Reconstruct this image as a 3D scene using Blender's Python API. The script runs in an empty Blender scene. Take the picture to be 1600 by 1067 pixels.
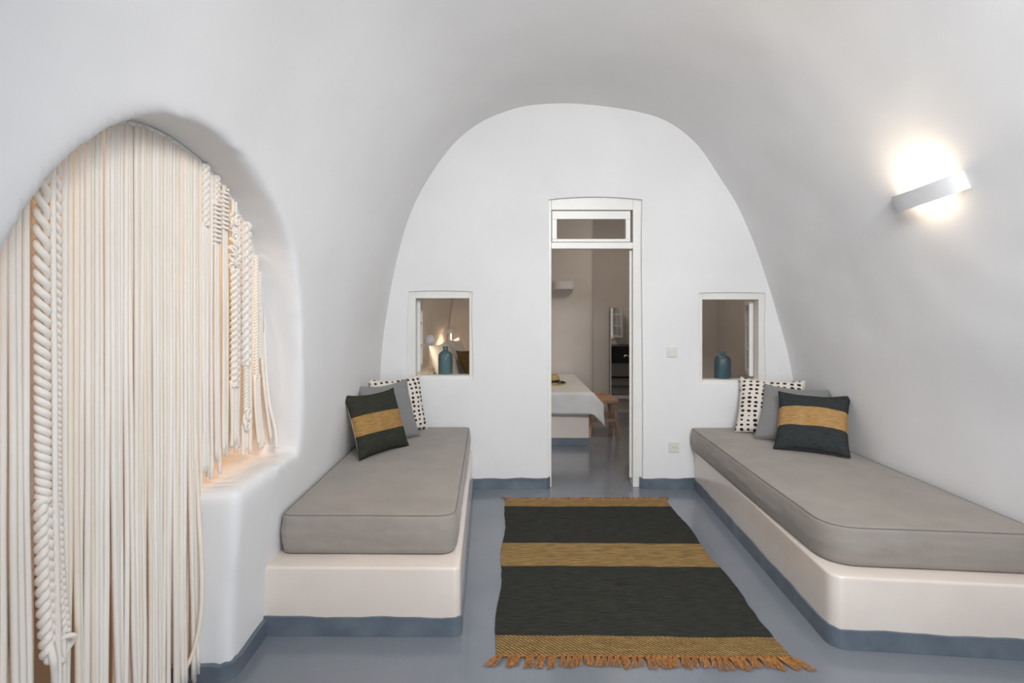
import bpy, bmesh, math, random
from mathutils import Vector, Matrix, Euler, noise
C = bpy.context.scene
COL = C.collection
PI = math.pi
random.seed(7)

# ------------------------------------------------------------------ camera
EYE = 1.5
cam_d = bpy.data.cameras.new('camera')
cam_d.sensor_width = 36.0
cam_d.lens = 870 / 1600 * 36
cam_d.shift_x = 15 / 1600
cam_d.shift_y = -63.5 / 1600
cam_d.clip_start = 0.05
cam = bpy.data.objects.new('camera', cam_d)
COL.objects.link(cam)
cam.location = (0, 0, EYE)
cam.rotation_euler = (PI / 2, 0, 0)
C.camera = cam

# ------------------------------------------------------------------ exposure, world, daylight and added fill lights
C.view_settings.view_transform = 'Standard'
C.view_settings.look = 'None'
C.view_settings.gamma = 1.0
C.view_settings.use_curve_mapping = False
C.view_settings.exposure = 0.27

w = bpy.data.worlds.new('world')
C.world = w
w.use_nodes = True
nt = w.node_tree
bg = nt.nodes['Background']
bg.inputs[0].default_value = (0.72, 0.82, 1.0, 1)
bg.inputs[1].default_value = 1.6


def area(name, loc, rot, sx, sy, power, color, spread=PI):
    l = bpy.data.lights.new(name, 'AREA')
    l.shape = 'RECTANGLE'
    l.size, l.size_y = sx, sy
    l.energy = power
    l.color = color
    l.spread = spread
    o = bpy.data.objects.new(name, l)
    COL.objects.link(o)
    o.location = loc
    o.rotation_euler = rot
    return o


# added unseen fill light high over the camera; daylight through the doorway behind it
area('high_fill', (0.80, 0.22, 2.70), (PI / 2 - math.radians(24), 0, 0), 1.30, 0.42, 37, (0.985, 0.99, 1.0), math.radians(125))
area('daylight_doorway', (0.5, -0.85, 1.0), (PI / 2, 0, 0), 1.3, 1.8, 12, (0.86, 0.93, 1.0))
# added warm fill high in the bedroom, no fixture there
area('bedroom_fill', (1.5, 5.9, 2.9), (0, 0, 0), 0.5, 0.5, 11, (1.0, 0.86, 0.72))



# ------------------------------------------------------------------ materials
def srgb(r, g, b):
    def f(c):
        c /= 255
        return c / 12.92 if c <= 0.04045 else ((c + 0.055) / 1.055) ** 2.4
    return (f(r), f(g), f(b), 1)


def mat(name, col, rough=0.6, col2=None, nscale=6.0, bump=0.0, bscale=30.0, stretch=(1, 1, 1), detail=4,
        metal=0.0, spec=0.5, coat=0.0, sheen=0.0, mixlo=0.35, mixhi=0.65):
    m = bpy.data.materials.new(name)
    m.use_nodes = True
    n, L = m.node_tree.nodes, m.node_tree.links
    b = n['Principled BSDF']
    b.inputs['Base Color'].default_value = col
    b.inputs['Roughness'].default_value = rough
    b.inputs['Metallic'].default_value = metal
    b.inputs['Specular IOR Level'].default_value = spec
    b.inputs['Coat Weight'].default_value = coat
    b.inputs['Sheen Weight'].default_value = sheen
    tc = n.new('ShaderNodeTexCoord')
    mp = n.new('ShaderNodeMapping')
    mp.inputs['Scale'].default_value = stretch
    L.new(tc.outputs['Object'], mp.inputs[0])
    if col2:
        t = n.new('ShaderNodeTexNoise')
        t.inputs['Scale'].default_value = nscale
        t.inputs['Detail'].default_value = detail
        L.new(mp.outputs[0], t.inputs['Vector'])
        r = n.new('ShaderNodeValToRGB')
        r.color_ramp.elements[0].position = mixlo
        r.color_ramp.elements[1].position = mixhi
        r.color_ramp.elements[0].color = col
        r.color_ramp.elements[1].color = col2
        L.new(t.outputs['Fac'], r.inputs[0])
        L.new(r.outputs[0], b.inputs['Base Color'])
    if bump:
        t2 = n.new('ShaderNodeTexNoise')
        t2.inputs['Scale'].default_value = bscale
        t2.inputs['Detail'].default_value = detail
        L.new(mp.outputs[0], t2.inputs['Vector'])
        bp = n.new('ShaderNodeBump')
        bp.inputs['Strength'].default_value = bump
        bp.inputs['Distance'].default_value = 0.01
        L.new(t2.outputs['Fac'], bp.inputs['Height'])
        L.new(bp.outputs[0], b.inputs['Normal'])
    return m


def emis(name, col, strength):
    m = bpy.data.materials.new(name)
    m.use_nodes = True
    b = m.node_tree.nodes['Principled BSDF']
    b.inputs['Base Color'].default_value = (0.9, 0.9, 0.9, 1)
    b.inputs['Emission Color'].default_value = col
    b.inputs['Emission Strength'].default_value = strength
    return m


M = {}
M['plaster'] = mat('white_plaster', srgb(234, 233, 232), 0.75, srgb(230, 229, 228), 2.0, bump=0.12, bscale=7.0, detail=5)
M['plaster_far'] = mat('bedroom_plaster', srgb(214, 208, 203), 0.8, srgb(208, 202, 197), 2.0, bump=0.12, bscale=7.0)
M['bench'] = mat('cream_polished_cement', srgb(228, 217, 206), 0.22, srgb(222, 210, 199), 3.0, bump=0.05, bscale=5.0, coat=0.3)
M['floor'] = mat('blue_grey_resin', srgb(130, 135, 142), 0.2, srgb(119, 126, 135), 1.6, bump=0.03, bscale=6.0, detail=5, coat=0.25)
M['band'] = mat('blue_grey_paint', srgb(109, 118, 126), 0.22, srgb(92, 102, 112), 6.0, bump=0.06, bscale=12.0)
M['frame'] = mat('white_lacquered_wood', srgb(233, 231, 225), 0.35, srgb(229, 227, 221), 4.0, bump=0.03)
M['fabric'] = mat('grey_cotton', srgb(153, 145, 136), 0.9, srgb(145, 137, 128), 5.0, bump=0.25, bscale=14.0, sheen=0.2, detail=6)
M['piping'] = mat('grey_piping', srgb(128, 125, 122), 0.9, srgb(120, 117, 114), 60.0)
M['cord'] = mat('cotton_cord', srgb(246, 239, 229), 0.8, srgb(240, 231, 219), 4.0, bump=0.12, bscale=320.0, stretch=(1, 1, 0.5))
M['cord2'] = mat('cotton_cord_warm', srgb(245, 234, 218), 0.8, srgb(238, 225, 206), 4.0, bump=0.12, bscale=320.0)
M['grey_cush'] = mat('grey_linen', srgb(136, 135, 134), 0.95, srgb(127, 126, 125), 160.0, bump=0.2, bscale=260.0, sheen=0.2)
M['cream_cloth'] = mat('cream_cloth', srgb(222, 210, 190), 0.9, srgb(205, 192, 170), 120.0, bump=0.2, bscale=200.0)
M['lamp_white'] = mat('white_ceramic', srgb(230, 230, 230), 0.6, srgb(226, 226, 226), 10.0)
M['plastic'] = mat('ivory_plastic', srgb(226, 222, 214), 0.3, srgb(222, 218, 209), 30.0)
M['steel'] = mat('steel', srgb(180, 180, 178), 0.3, metal=1.0)
M['wood'] = mat('oak', srgb(196, 158, 132), 0.5, srgb(172, 134, 108), 5.0, stretch=(8, 8, 1), bump=0.1, bscale=30)
M['black'] = mat('black_paint', srgb(28, 28, 32), 0.5, srgb(22, 22, 25), 20.0)
M['linen_white'] = mat('white_linen', srgb(226, 224, 220), 0.9, srgb(218, 216, 212), 6.0, bump=0.25, bscale=12.0, sheen=0.2)
M['brown_cloth'] = mat('olive_brown_cloth', srgb(104, 84, 48), 0.9, srgb(84, 66, 36), 20.0, bump=0.2, bscale=100)
M['straw'] = mat('straw', srgb(206, 182, 122), 0.8, srgb(176, 148, 88), 90.0, bump=0.4, bscale=200)
M['bulb'] = emis('warm_bulb', (1.0, 0.78, 0.52, 1), 6.0)
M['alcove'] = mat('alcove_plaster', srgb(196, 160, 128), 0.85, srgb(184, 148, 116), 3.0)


def glass_mat(name, col, rough=0.02, ior=1.45):
    m = bpy.data.materials.new(name)
    m.use_nodes = True
    b = m.node_tree.nodes['Principled BSDF']
    b.inputs['Base Color'].default_value = col
    b.inputs['Roughness'].default_value = rough
    b.inputs['Transmission Weight'].default_value = 1.0
    b.inputs['IOR'].default_value = ior
    return m


M['blue_glass'] = glass_mat('blue_glass', srgb(170, 206, 222), 0.03, 1.5)
n_ = M['blue_glass'].node_tree.nodes
t_ = n_.new('ShaderNodeTexNoise')
t_.inputs['Scale'].default_value = 60
bp_ = n_.new('ShaderNodeBump')
bp_.inputs['Strength'].default_value = 0.25
bp_.inputs['Distance'].default_value = 0.01
M['blue_glass'].node_tree.links.new(t_.outputs['Fac'], bp_.inputs['Height'])
M['blue_glass'].node_tree.links.new(bp_.outputs[0], n_['Principled BSDF'].inputs['Normal'])
M['pane'] = glass_mat('clear_pane', (0.93, 0.95, 0.94, 1), 0.0, 1.45)
M['mirror'] = mat('mirror_glass', (0.86, 0.87, 0.86, 1), 0.01, metal=1.0)


def weave(name, c1, c2, sx, sy, rough=0.95, streak=None, twill=False):
    """woven cloth: fine wave threads over object coordinates, with slubs"""
    m = bpy.data.materials.new(name)
    m.use_nodes = True
    n, L = m.node_tree.nodes, m.node_tree.links
    b = n['Principled BSDF']
    b.inputs['Roughness'].default_value = rough
    b.inputs['Specular IOR Level'].default_value = 0.15
    tc = n.new('ShaderNodeTexCoord')
    mp = n.new('ShaderNodeMapping')
    mp.inputs['Scale'].default_value = (sx, sy, sy)
    L.new(tc.outputs['Object'], mp.inputs[0])
    t = n.new('ShaderNodeTexNoise')
    t.inputs['Scale'].default_value = 1.0
    t.inputs['Detail'].default_value = 6
    L.new(mp.outputs[0], t.inputs['Vector'])
    r = n.new('ShaderNodeValToRGB')
    r.color_ramp.elements[0].position = 0.32
    r.color_ramp.elements[1].position = 0.68
    r.color_ramp.elements[0].color = c1
    r.color_ramp.elements[1].color = c2
    L.new(t.outputs['Fac'], r.inputs[0])
    last = r.outputs[0]
    if twill:
        wv = n.new('ShaderNodeTexWave')
        wv.wave_type = 'BANDS'
        wv.bands_direction = 'DIAGONAL'
        wv.inputs['Scale'].default_value = 32
        wv.inputs['Distortion'].default_value = 1.2
        wv.inputs['Detail'].default_value = 1
        wv.inputs['Detail Scale'].default_value = 3
        L.new(tc.outputs['Object'], wv.inputs['Vector'])
        mx = n.new('ShaderNodeMix')
        mx.data_type = 'RGBA'
        L.new(wv.outputs['Fac'], mx.inputs[0])
        mx.inputs[6].default_value = streak
        L.new(last, mx.inputs[7])
        last = mx.outputs[2]
    L.new(last, b.inputs['Base Color'])
    bp = n.new('ShaderNodeBump')
    bp.inputs['Strength'].default_value = 0.4
    bp.inputs['Distance'].default_value = 0.004
    L.new(t.outputs['Fac'], bp.inputs['Height'])
    L.new(bp.outputs[0], b.inputs['Normal'])
    return m


M['rug_dark'] = weave('charcoal_weave', srgb(42, 42, 38), srgb(60, 60, 54), 14, 130)
M['rug_jute'] = weave('jute_weave', srgb(106, 84, 50), srgb(170, 140, 92), 12, 190)
M['rug_twill'] = weave('jute_twill', srgb(136, 106, 64), srgb(192, 158, 104), 20, 150, streak=srgb(78, 64, 38), twill=True)
M['tassel'] = mat('orange_jute', srgb(184, 128, 70), 0.9, srgb(148, 98, 50), 90.0, bump=0.3, bscale=250)


def stripe_mat(name, dark1, dark2, tan1, tan2, lo, hi):
    m = bpy.data.materials.new(name)
    m.use_nodes = True
    n, L = m.node_tree.nodes, m.node_tree.links
    b = n['Principled BSDF']
    b.inputs['Roughness'].default_value = 0.95
    b.inputs['Specular IOR Level'].default_value = 0.15
    tc = n.new('ShaderNodeTexCoord')
    sp = n.new('ShaderNodeSeparateXYZ')
    L.new(tc.outputs['Object'], sp.inputs[0])
    mr = n.new('ShaderNodeMapRange')
    mr.inputs['From Min'].default_value = -0.22
    mr.inputs['From Max'].default_value = 0.22
    L.new(sp.outputs['Z'], mr.inputs['Value'])
    r = n.new('ShaderNodeValToRGB')
    r.color_ramp.interpolation = 'CONSTANT'
    e = r.color_ramp.elements
    e[0].position = 0
    e[0].color = (0, 0, 0, 1)
    e[1].position = lo
    e[1].color = (1, 1, 1, 1)
    k = e.new(hi)
    k.color = (0, 0, 0, 1)
    L.new(mr.outputs[0], r.inputs[0])
    mp = n.new('ShaderNodeMapping')
    mp.inputs['Scale'].default_value = (25, 25, 220)
    L.new(tc.outputs['Object'], mp.inputs[0])
    t = n.new('ShaderNodeTexNoise')
    t.inputs['Scale'].default_value = 1
    t.inputs['Detail'].default_value = 5
    L.new(mp.outputs[0], t.inputs['Vector'])

    def ramp(a, c):
        q = n.new('ShaderNodeValToRGB')
        q.color_ramp.elements[0].position = 0.3
        q.color_ramp.elements[1].position = 0.7
        q.color_ramp.elements[0].color = a
        q.color_ramp.elements[1].color = c
        L.new(t.outputs['Fac'], q.inputs[0])
        return q.outputs[0]
    mx = n.new('ShaderNodeMix')
    mx.data_type = 'RGBA'
    L.new(r.outputs[0], mx.inputs[0])
    L.new(ramp(dark1, dark2), mx.inputs[6])
    L.new(ramp(tan1, tan2), mx.inputs[7])
    L.new(mx.outputs[2], b.inputs['Base Color'])
    bp = n.new('ShaderNodeBump')
    bp.inputs['Strength'].default_value = 0.4
    bp.inputs['Distance'].default_value = 0.004
    L.new(t.outputs['Fac'], bp.inputs['Height'])
    L.new(bp.outputs[0], b.inputs['Normal'])
    return m


M['stripe_l'] = stripe_mat('green_tan_stripe', srgb(46, 48, 40), srgb(62, 62, 53), srgb(140, 106, 60), srgb(178, 142, 90), 0.34, 0.625)
M['stripe_r'] = stripe_mat('charcoal_tan_stripe', srgb(46, 50, 50), srgb(62, 65, 64), srgb(152, 116, 70), srgb(190, 152, 102), 0.36, 0.68)


def dots_mat():
    m = bpy.data.materials.new('black_dots_on_cream')
    m.use_nodes = True
    n, L = m.node_tree.nodes, m.node_tree.links
    b = n['Principled BSDF']
    b.inputs['Roughness'].default_value = 0.9
    tc = n.new('ShaderNodeTexCoord')
    mp = n.new('ShaderNodeMapping')
    mp.inputs['Scale'].default_value = (21, 0.0, 29)
    L.new(tc.outputs['Object'], mp.inputs[0])
    v = n.new('ShaderNodeTexVoronoi')
    v.inputs['Scale'].default_value = 1.0
    v.inputs['Randomness'].default_value = 0.22
    L.new(mp.outputs[0], v.inputs['Vector'])
    wn = n.new('ShaderNodeTexNoise')
    wn.inputs['Scale'].default_value = 0.8
    L.new(mp.outputs[0], wn.inputs['Vector'])
    ml = n.new('ShaderNodeMath')
    ml.operation = 'MULTIPLY_ADD'
    L.new(wn.outputs['Fac'], ml.inputs[0])
    ml.inputs[1].default_value = 0.35
    ml.inputs[2].default_value = 0.13
    lt = n.new('ShaderNodeMath')
    lt.operation = 'LESS_THAN'
    L.new(v.outputs['Distance'], lt.inputs[0])
    L.new(ml.outputs[0], lt.inputs[1])
    mx = n.new('ShaderNodeMix')
    mx.data_type = 'RGBA'
    L.new(lt.outputs[0], mx.inputs[0])
    mx.inputs[6].default_value = srgb(226, 218, 208)
    mx.inputs[7].default_value = srgb(38, 32, 32)
    L.new(mx.outputs[2], b.inputs['Base Color'])
    return m


M['dots'] = dots_mat()


# ------------------------------------------------------------------ mesh helpers
class MB:
    def __init__(s):
        s.v, s.f, s.mi = [], [], []

    def add(s, vs, fs, mi=0):
        k = len(s.v)
        s.v += [tuple(p) for p in vs]
        for f in fs:
            s.f.append(tuple(i + k for i in f))
            s.mi.append(mi)

    def box(s, x0, x1, y0, y1, z0, z1, mi=0):
        s.add([(x, y, z) for x in (x0, x1) for y in (y0, y1) for z in (z0, z1)],
              [(0, 1, 3, 2), (4, 6, 7, 5), (0, 4, 5, 1), (2, 3, 7, 6), (0, 2, 6, 4), (1, 5, 7, 3)], mi)

    def obox(s, c, ax, ay, az, hx, hy, hz, mi=0):
        c, ax, ay, az = Vector(c), Vector(ax), Vector(ay), Vector(az)
        s.add([c + ax * (i * hx) + ay * (j * hy) + az * (k * hz) for i in (-1, 1) for j in (-1, 1) for k in (-1, 1)],
              [(0, 1, 3, 2), (4, 6, 7, 5), (0, 4, 5, 1), (2, 3, 7, 6), (0, 2, 6, 4), (1, 5, 7, 3)], mi)

    def prism(s, poly, axis, a, b, mi=0):
        """poly of 2D points extruded along axis from a to b"""
        def p(u, v, t):
            return {'x': (t, u, v), 'y': (u, t, v), 'z': (u, v, t)}[axis]
        n = len(poly)
        s.add([p(u, v, a) for u, v in poly] + [p(u, v, b) for u, v in poly],
              [tuple(range(n - 1, -1, -1)), tuple(range(n, 2 * n))] +
              [(i, (i + 1) % n, n + (i + 1) % n, n + i) for i in range(n)], mi)

    def tube(s, pts, r, sides=7, closed=False, mi=0, caps=True):
        pts = [Vector(p) for p in pts]
        n = len(pts)
        rr = r if callable(r) else (lambda t: r)
        rings = []
        prev = None
        for i, p in enumerate(pts):
            if closed:
                d = pts[(i + 1) % n] - pts[i - 1]
            else:
                d = pts[min(i + 1, n - 1)] - pts[max(i - 1, 0)]
            d.normalize()
            if prev is None:
                a = Vector((1, 0, 0)) if abs(d.x) < 0.8 else Vector((0, 1, 0))
                u = d.cross(a).normalized()
            else:
                u = (prev - d * prev.dot(d)).normalized()
            prev = u
            v = d.cross(u)
            q = rr(i / max(1, n - 1))
            rings.append([p + (u * math.cos(2 * PI * k / sides) + v * math.sin(2 * PI * k / sides)) * q for k in range(sides)])
        vs = [q for ring in rings for q in ring]
        fs = []
        m = n if closed else n - 1
        for i in range(m):
            for k in range(sides):
                a, b = i * sides + k, i * sides + (k + 1) % sides
                c, d2 = ((i + 1) % n) * sides + (k + 1) % sides, ((i + 1) % n) * sides + k
                fs.append((a, b, c, d2))
        if not closed and caps:
            fs.append(tuple(range(sides - 1, -1, -1)))
            fs.append(tuple((n - 1) * sides + k for k in range(sides)))
        s.add(vs, fs, mi)

    def lathe(s, prof, seg=32, c=(0, 0, 0), mi=0):
        vs, fs = [], []
        for r, z in prof:
            for k in range(seg):
                a = 2 * PI * k / seg
                vs.append((c[0] + r * math.cos(a), c[1] + r * math.sin(a), c[2] + z))
        for i in range(len(prof) - 1):
            for k in range(seg):
                fs.append((i * seg + k, i * seg + (k + 1) % seg, (i + 1) * seg + (k + 1) % seg, (i + 1) * seg + k))
        fs.append(tuple(range(seg - 1, -1, -1)))
        fs.append(tuple((len(prof) - 1) * seg + k for k in range(seg)))
        s.add(vs, fs, mi)

    def build(s, name, mats, parent=None, smooth=False, loc=None, bevel=0, fix=True):
        me = bpy.data.meshes.new(name)
        me.from_pydata(s.v, [], s.f)
        if not isinstance(mats, (list, tuple)):
            mats = [mats]
        for m in mats:
            me.materials.append(m)
        if len(mats) > 1:
            me.polygons.foreach_set('material_index', s.mi)
        if fix:
            bm = bmesh.new()
            bm.from_mesh(me)
            bmesh.ops.recalc_face_normals(bm, faces=bm.faces)
            bm.to_mesh(me)
            bm.free()
        o = bpy.data.objects.new(name, me)
        COL.objects.link(o)
        if smooth == 'auto':
            me.shade_smooth()
            me.set_sharp_from_angle(angle=math.radians(38))
        elif smooth:
            me.shade_smooth()
        if bevel:
            md = o.modifiers.new('bevel', 'BEVEL')
            md.width = bevel
            md.segments = 3
            md.limit_method = 'ANGLE'
            md.angle_limit = math.radians(40)
            me.shade_smooth()
            md.harden_normals = True
        if parent:
            o.parent = parent
        if loc is not None:
            o.location = loc
        return o


def empty(name, loc, label=None, cat=None, group=None, kind=None, rot=None):
    o = bpy.data.objects.new(name, None)
    o.empty_display_size = 0.1
    COL.objects.link(o)
    o.location = loc
    if rot:
        o.rotation_euler = rot
    return tag(o, label, cat, group, kind)


def tag(o, label=None, cat=None, group=None, kind=None):
    if label:
        o['label'] = label
    if cat:
        o['category'] = cat
    if group:
        o['group'] = group
    if kind:
        o['kind'] = kind
    return o


def struct(o, label=None):
    o['kind'] = 'structure'
    if label:
        o['label'] = label
    return o


def copy_tree(o, parent=None):
    c = o.copy()
    COL.objects.link(c)
    if parent:
        c.parent = parent
    for ch in list(o.children):
        copy_tree(ch, c)
    return c


def ss(a, b, x):
    t = max(0, min(1, (x - a) / (b - a)))
    return t * t * (3 - 2 * t)


def catmull(P, sub):
    out = []
    n = len(P)
    for i in range(n - 1):
        p0, p1, p2, p3 = P[max(i - 1, 0)], P[i], P[i + 1], P[min(i + 2, n - 1)]
        for k in range(sub):
            t = k / sub
            out.append(tuple(0.5 * ((2 * b) + (-a + c) * t + (2 * a - 5 * b + 4 * c - d) * t * t + (-a + 3 * b - 3 * c + d) * t ** 3)
                             for a, b, c, d in zip(p0, p1, p2, p3)))
    out.append(tuple(P[-1]))
    return out


def evaluated(o):
    dg = bpy.context.evaluated_depsgraph_get()
    me = bpy.data.meshes.new_from_object(o.evaluated_get(dg))
    return me


# ------------------------------------------------------------------ vaulted shell of the living room
BACK = [(-1.06, -0.12), (-1.05, 0.2), (-1.03, .5), (-.975, .886), (-.946, 1.244), (-.87, 1.705), (-.745, 2.165), (-.545, 2.55), (-.285, 2.855),
        (.026, 3.015), (.332, 3.07), (.67, 3.07), (1.05, 3.02), (1.33, 2.93), (1.56, 2.753), (1.765, 2.446), (1.944, 2.114),
        (2.123, 1.653), (2.25, 1.193), (2.317, .886), (2.36, .5), (2.37, .2), (2.37, -0.12)]
NEAR = [(-1.08, -0.12), (-1.075, 0.2), (-1.06, .5), (-1.035, .886), (-1.03, 1.244), (-1.03, 1.705), (-1.0, 2.165), (-.84, 2.60), (-.53, 2.95),
        (-.08, 3.16), (.332, 3.22), (.70, 3.20), (1.10, 3.12), (1.40, 3.0), (1.64, 2.80), (1.84, 2.47), (2.00, 2.12),
        (2.17, 1.66), (2.30, 1.193), (2.37, .886), (2.40, .5), (2.41, .2), (2.41, -0.12)]
BK, NR = catmull(BACK, 5), catmull(NEAR, 5)
YB = 4.45


def profile(y):
    t = ss(2.2, 4.2, y)
    return [(a[0] * t + b[0] * (1 - t), a[1] * t + b[1] * (1 - t)) for a, b in zip(BK, NR)]


def closed_loft(ys, prof, mb):
    n = len(prof(ys[0]))
    vs = [(x, y, z) for y in ys for x, z in prof(y)]
    fs = []
    for i in range(len(ys) - 1):
        for k in range(n):
            a, b = i * n + k, i * n + (k + 1) % n
            fs.append((a, b, b + n, a + n))
    fs.append(tuple(range(n)))
    fs.append(tuple(range(len(vs) - 1, len(vs) - n - 1, -1)))
    mb.add(vs, fs)


shell = MB()
shell.box(-1.5, 2.85, -0.66, 4.60, -0.10, 3.55)
shell = shell.build('wall_shell', M['plaster'])
cut = MB()
closed_loft([-2.3 + 0.1 * i for i in range(73)], profile, cut)
cut = cut.build('cutter_tunnel', M['plaster'])
# arched recess with a sill, cut through the left wall (outline in Y, Z)
ARCH = catmull([(1.0, 0.6), (1.02, 1.18), (1.14, 1.555), (1.31, 1.81), (1.582, 2.013), (1.88, 2.09), (2.17, 2.065), (2.42, 1.975), (2.63, 1.81),
                (2.74, 1.60), (2.80, 1.3), (2.82, 1.0)], 6)
outline = [(1.0, -0.3)] + ARCH + [(2.83, .73), (2.20, .74), (2.20, -.3)]
nic = MB()
nic.prism(outline, 'x', -1.9, -0.6)
nic = nic.build('cutter_niche', M['plaster'])
for cu in (cut, nic):
    md = shell.modifiers.new('b', 'BOOLEAN')
    md.operation = 'DIFFERENCE'
    md.solver = 'EXACT'
    md.object = cu
md = shell.modifiers.new('r', 'REMESH')
md.mode = 'VOXEL'
md.voxel_size = 0.026
md = shell.modifiers.new('s', 'SMOOTH')
md.iterations = 5
md.factor = 0.5
me = evaluated(shell)
for o in (shell, cut, nic):
    bpy.data.objects.remove(o)
nrm0 = [v.normal.copy() for v in me.vertices]
for v, nv_ in zip(me.vertices, nrm0):
    p = v.co.copy()
    if -1.7 < p.y < 4.5 and -1.4 < p.x < 2.7:
        d = noise.noise(p * 1.3) * 0.010 + noise.noise(p * 4.1) * 0.0035
        v.co = p + nv_ * d
me.update()
vn = [v.normal.copy() for v in me.vertices]


def keep(name, test):
    m2 = me.copy()
    m2.name = name
    m2.polygons.foreach_set('use_smooth', [True] * len(m2.polygons))
    bm = bmesh.new()
    bm.from_mesh(m2)
    lay = bm.verts.layers.int.new('oi')
    for i, v in enumerate(bm.verts):
        v[lay] = i
    bmesh.ops.delete(bm, geom=[f for f in bm.faces if not test(f.calc_center_median())], context='FACES')
    idx = [v[lay] for v in bm.verts]
    bm.verts.layers.int.remove(lay)
    bm.to_mesh(m2)
    bm.free()
    m2.normals_split_custom_set_from_vertices([vn[i] for i in idx])
    m2.materials.clear()
    m2.materials.append(M['plaster'])
    o = bpy.data.objects.new(name, m2)
    COL.objects.link(o)
    return struct(o)


keep('wall_left', lambda c: c.z < 2.35 and c.x < 0.6)
keep('wall_right', lambda c: c.z < 2.35 and c.x >= 0.6)
keep('ceiling', lambda c: c.z >= 2.35)

# back wall with doorway and two small window openings
wb = MB()
wb.box(-1.5, 2.9, YB, 4.65, -0.1, 3.5)
wb = wb.build('wall_back', M['plaster'])


def wobble(x0, x1, z0, z1, amp, arch=0.0, seed=0):
    r = random.Random(seed)
    pts = []
    N = 8
    for i in range(N):
        t = i / N
        pts.append((x0 + (x1 - x0) * t, z0))
    for i in range(N):
        t = i / N
        pts.append((x1 + amp * math.sin(t * 5 + seed), z0 + (z1 - z0) * t))
    for i in range(N):
        t = i / N
        pts.append((x1 + (x0 - x1) * t, z1 + arch * (1 - (2 * t - 1) ** 2)))
    for i in range(N):
        t = i / N
        pts.append((x0 + amp * math.sin(t * 5 + seed + 1), z1 + (z0 - z1) * t))
    return pts


cuts = []
for i, (a, b, c, d, am, ar) in enumerate([(.366, 1.118, -.3, 2.31, .006, .022), (-.757, -.240, .872, 1.572, .006, .008), (1.574, 2.103, .838, 1.562, .006, .004)]):
    m_ = MB()
    m_.prism(wobble(a, b, c, d, am, ar, i), 'y', 4.2, 5.0)
    m_ = m_.build('cutter', M['plaster'])
    md = wb.modifiers.new('b', 'BOOLEAN')
    md.operation = 'DIFFERENCE'
    md.solver = 'EXACT'
    md.object = m_
    cuts.append(m_)
md = wb.modifiers.new('v', 'BEVEL')
md.width = 0.018
md.segments = 4
md.limit_method = 'ANGLE'
md.angle_limit = math.radians(50)
mw = evaluated(wb)
for o in cuts + [wb]:
    bpy.data.objects.remove(o)
mw.shade_smooth()
mw.set_sharp_from_angle(angle=math.radians(30))
wb = bpy.data.objects.new('wall_back', mw)
COL.objects.link(wb)
struct(wb)

# front wall (behind the camera) with the wide opening the daylight comes through
mb = MB()
mb.box(-1.5, -0.32, -0.72, -0.52, -0.1, 3.55)
mb.box(1.32, 2.85, -0.72, -0.52, -0.1, 3.55)
mb.box(-0.32, 1.32, -0.72, -0.52, 2.02, 3.55)
struct(mb.build('wall_front', M['plaster']))
# added unseen half wall overhead, its opening framing the high fill light
mb = MB()
mb.box(-1.5, 2.85, 0.10, 0.24, 2.30, 2.42)
mb.box(-1.5, 0.12, 0.10, 0.24, 2.42, 3.40)
mb.box(1.48, 2.85, 0.10, 0.24, 2.42, 3.40)
mb.box(0.12, 1.48, 0.10, 0.24, 2.90, 3.40)
struct(mb.build('wall_added_upper', M['plaster']))

# floor, one resin surface through both rooms and the alcove
mb = MB()
mb.box(-3.2, 3.2, -3.0, 7.8, -0.12, 0.0)
struct(mb.build('floor', M['floor']))

# space behind the arched recess
mb = MB()
mb.box(-2.7, -2.6, -0.2, 4.4, 0, 2.7)
mb.box(-2.6, -1.5, -0.3, -0.2, 0, 2.7)
mb.box(-2.6, -1.5, 3.4, 3.5, 0, 2.7)
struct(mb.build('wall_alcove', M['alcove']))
mb = MB()
mb.box(-2.7, -1.5, -0.3, 3.5, 2.7, 2.8)
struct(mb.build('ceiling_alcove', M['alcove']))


def point(name, loc, power, color, r=0.05):
    l = bpy.data.lights.new(name, 'POINT')
    l.energy = power
    l.color = color
    l.shadow_soft_size = r
    o = bpy.data.objects.new(name, l)
    COL.objects.link(o)
    o.location = loc
    return o


point('alcove_light', (-1.95, 2.2, 2.0), 26, (1.0, 0.72, 0.45), 0.15)


# ------------------------------------------------------------------ skirting bands
def band(name, path, h, th=0.01, z0=0.0):
    """painted skirting: path in XY, thickness th to the left of travel"""
    P = [Vector((a, b)) for a, b in path]
    n = len(P)
    mb = MB()
    vs = []
    for i, p in enumerate(P):
        d = (P[min(i + 1, n - 1)] - P[max(i - 1, 0)]).normalized()
        nn = Vector((-d.y, d.x))
        q = p + nn * th
        hh = h + 0.003 * math.sin(i * 1.3) + 0.002 * math.sin(p.x * 9 + p.y * 7)
        vs += [(p.x, p.y, z0), (q.x, q.y, z0), (q.x, q.y, hh - 0.003), (q.x * .7 + p.x * .3, q.y * .7 + p.y * .3, hh), (p.x, p.y, hh)]
    fs = []
    for i in range(n - 1):
        for k in range(5):
            a, b = i * 5 + k, i * 5 + (k + 1) % 5
            fs.append((a, b, b + 5, a + 5))
    fs += [(0, 1, 2, 3, 4), tuple(range(5 * n - 5, 5 * n))]
    mb.add(vs, fs)
    return mb.build(name, M['band'], smooth='auto')


def line(a, b, n):
    return [(a[0] + (b[0] - a[0]) * i / n, a[1] + (b[1] - a[1]) * i / n) for i in range(n + 1)]


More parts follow.
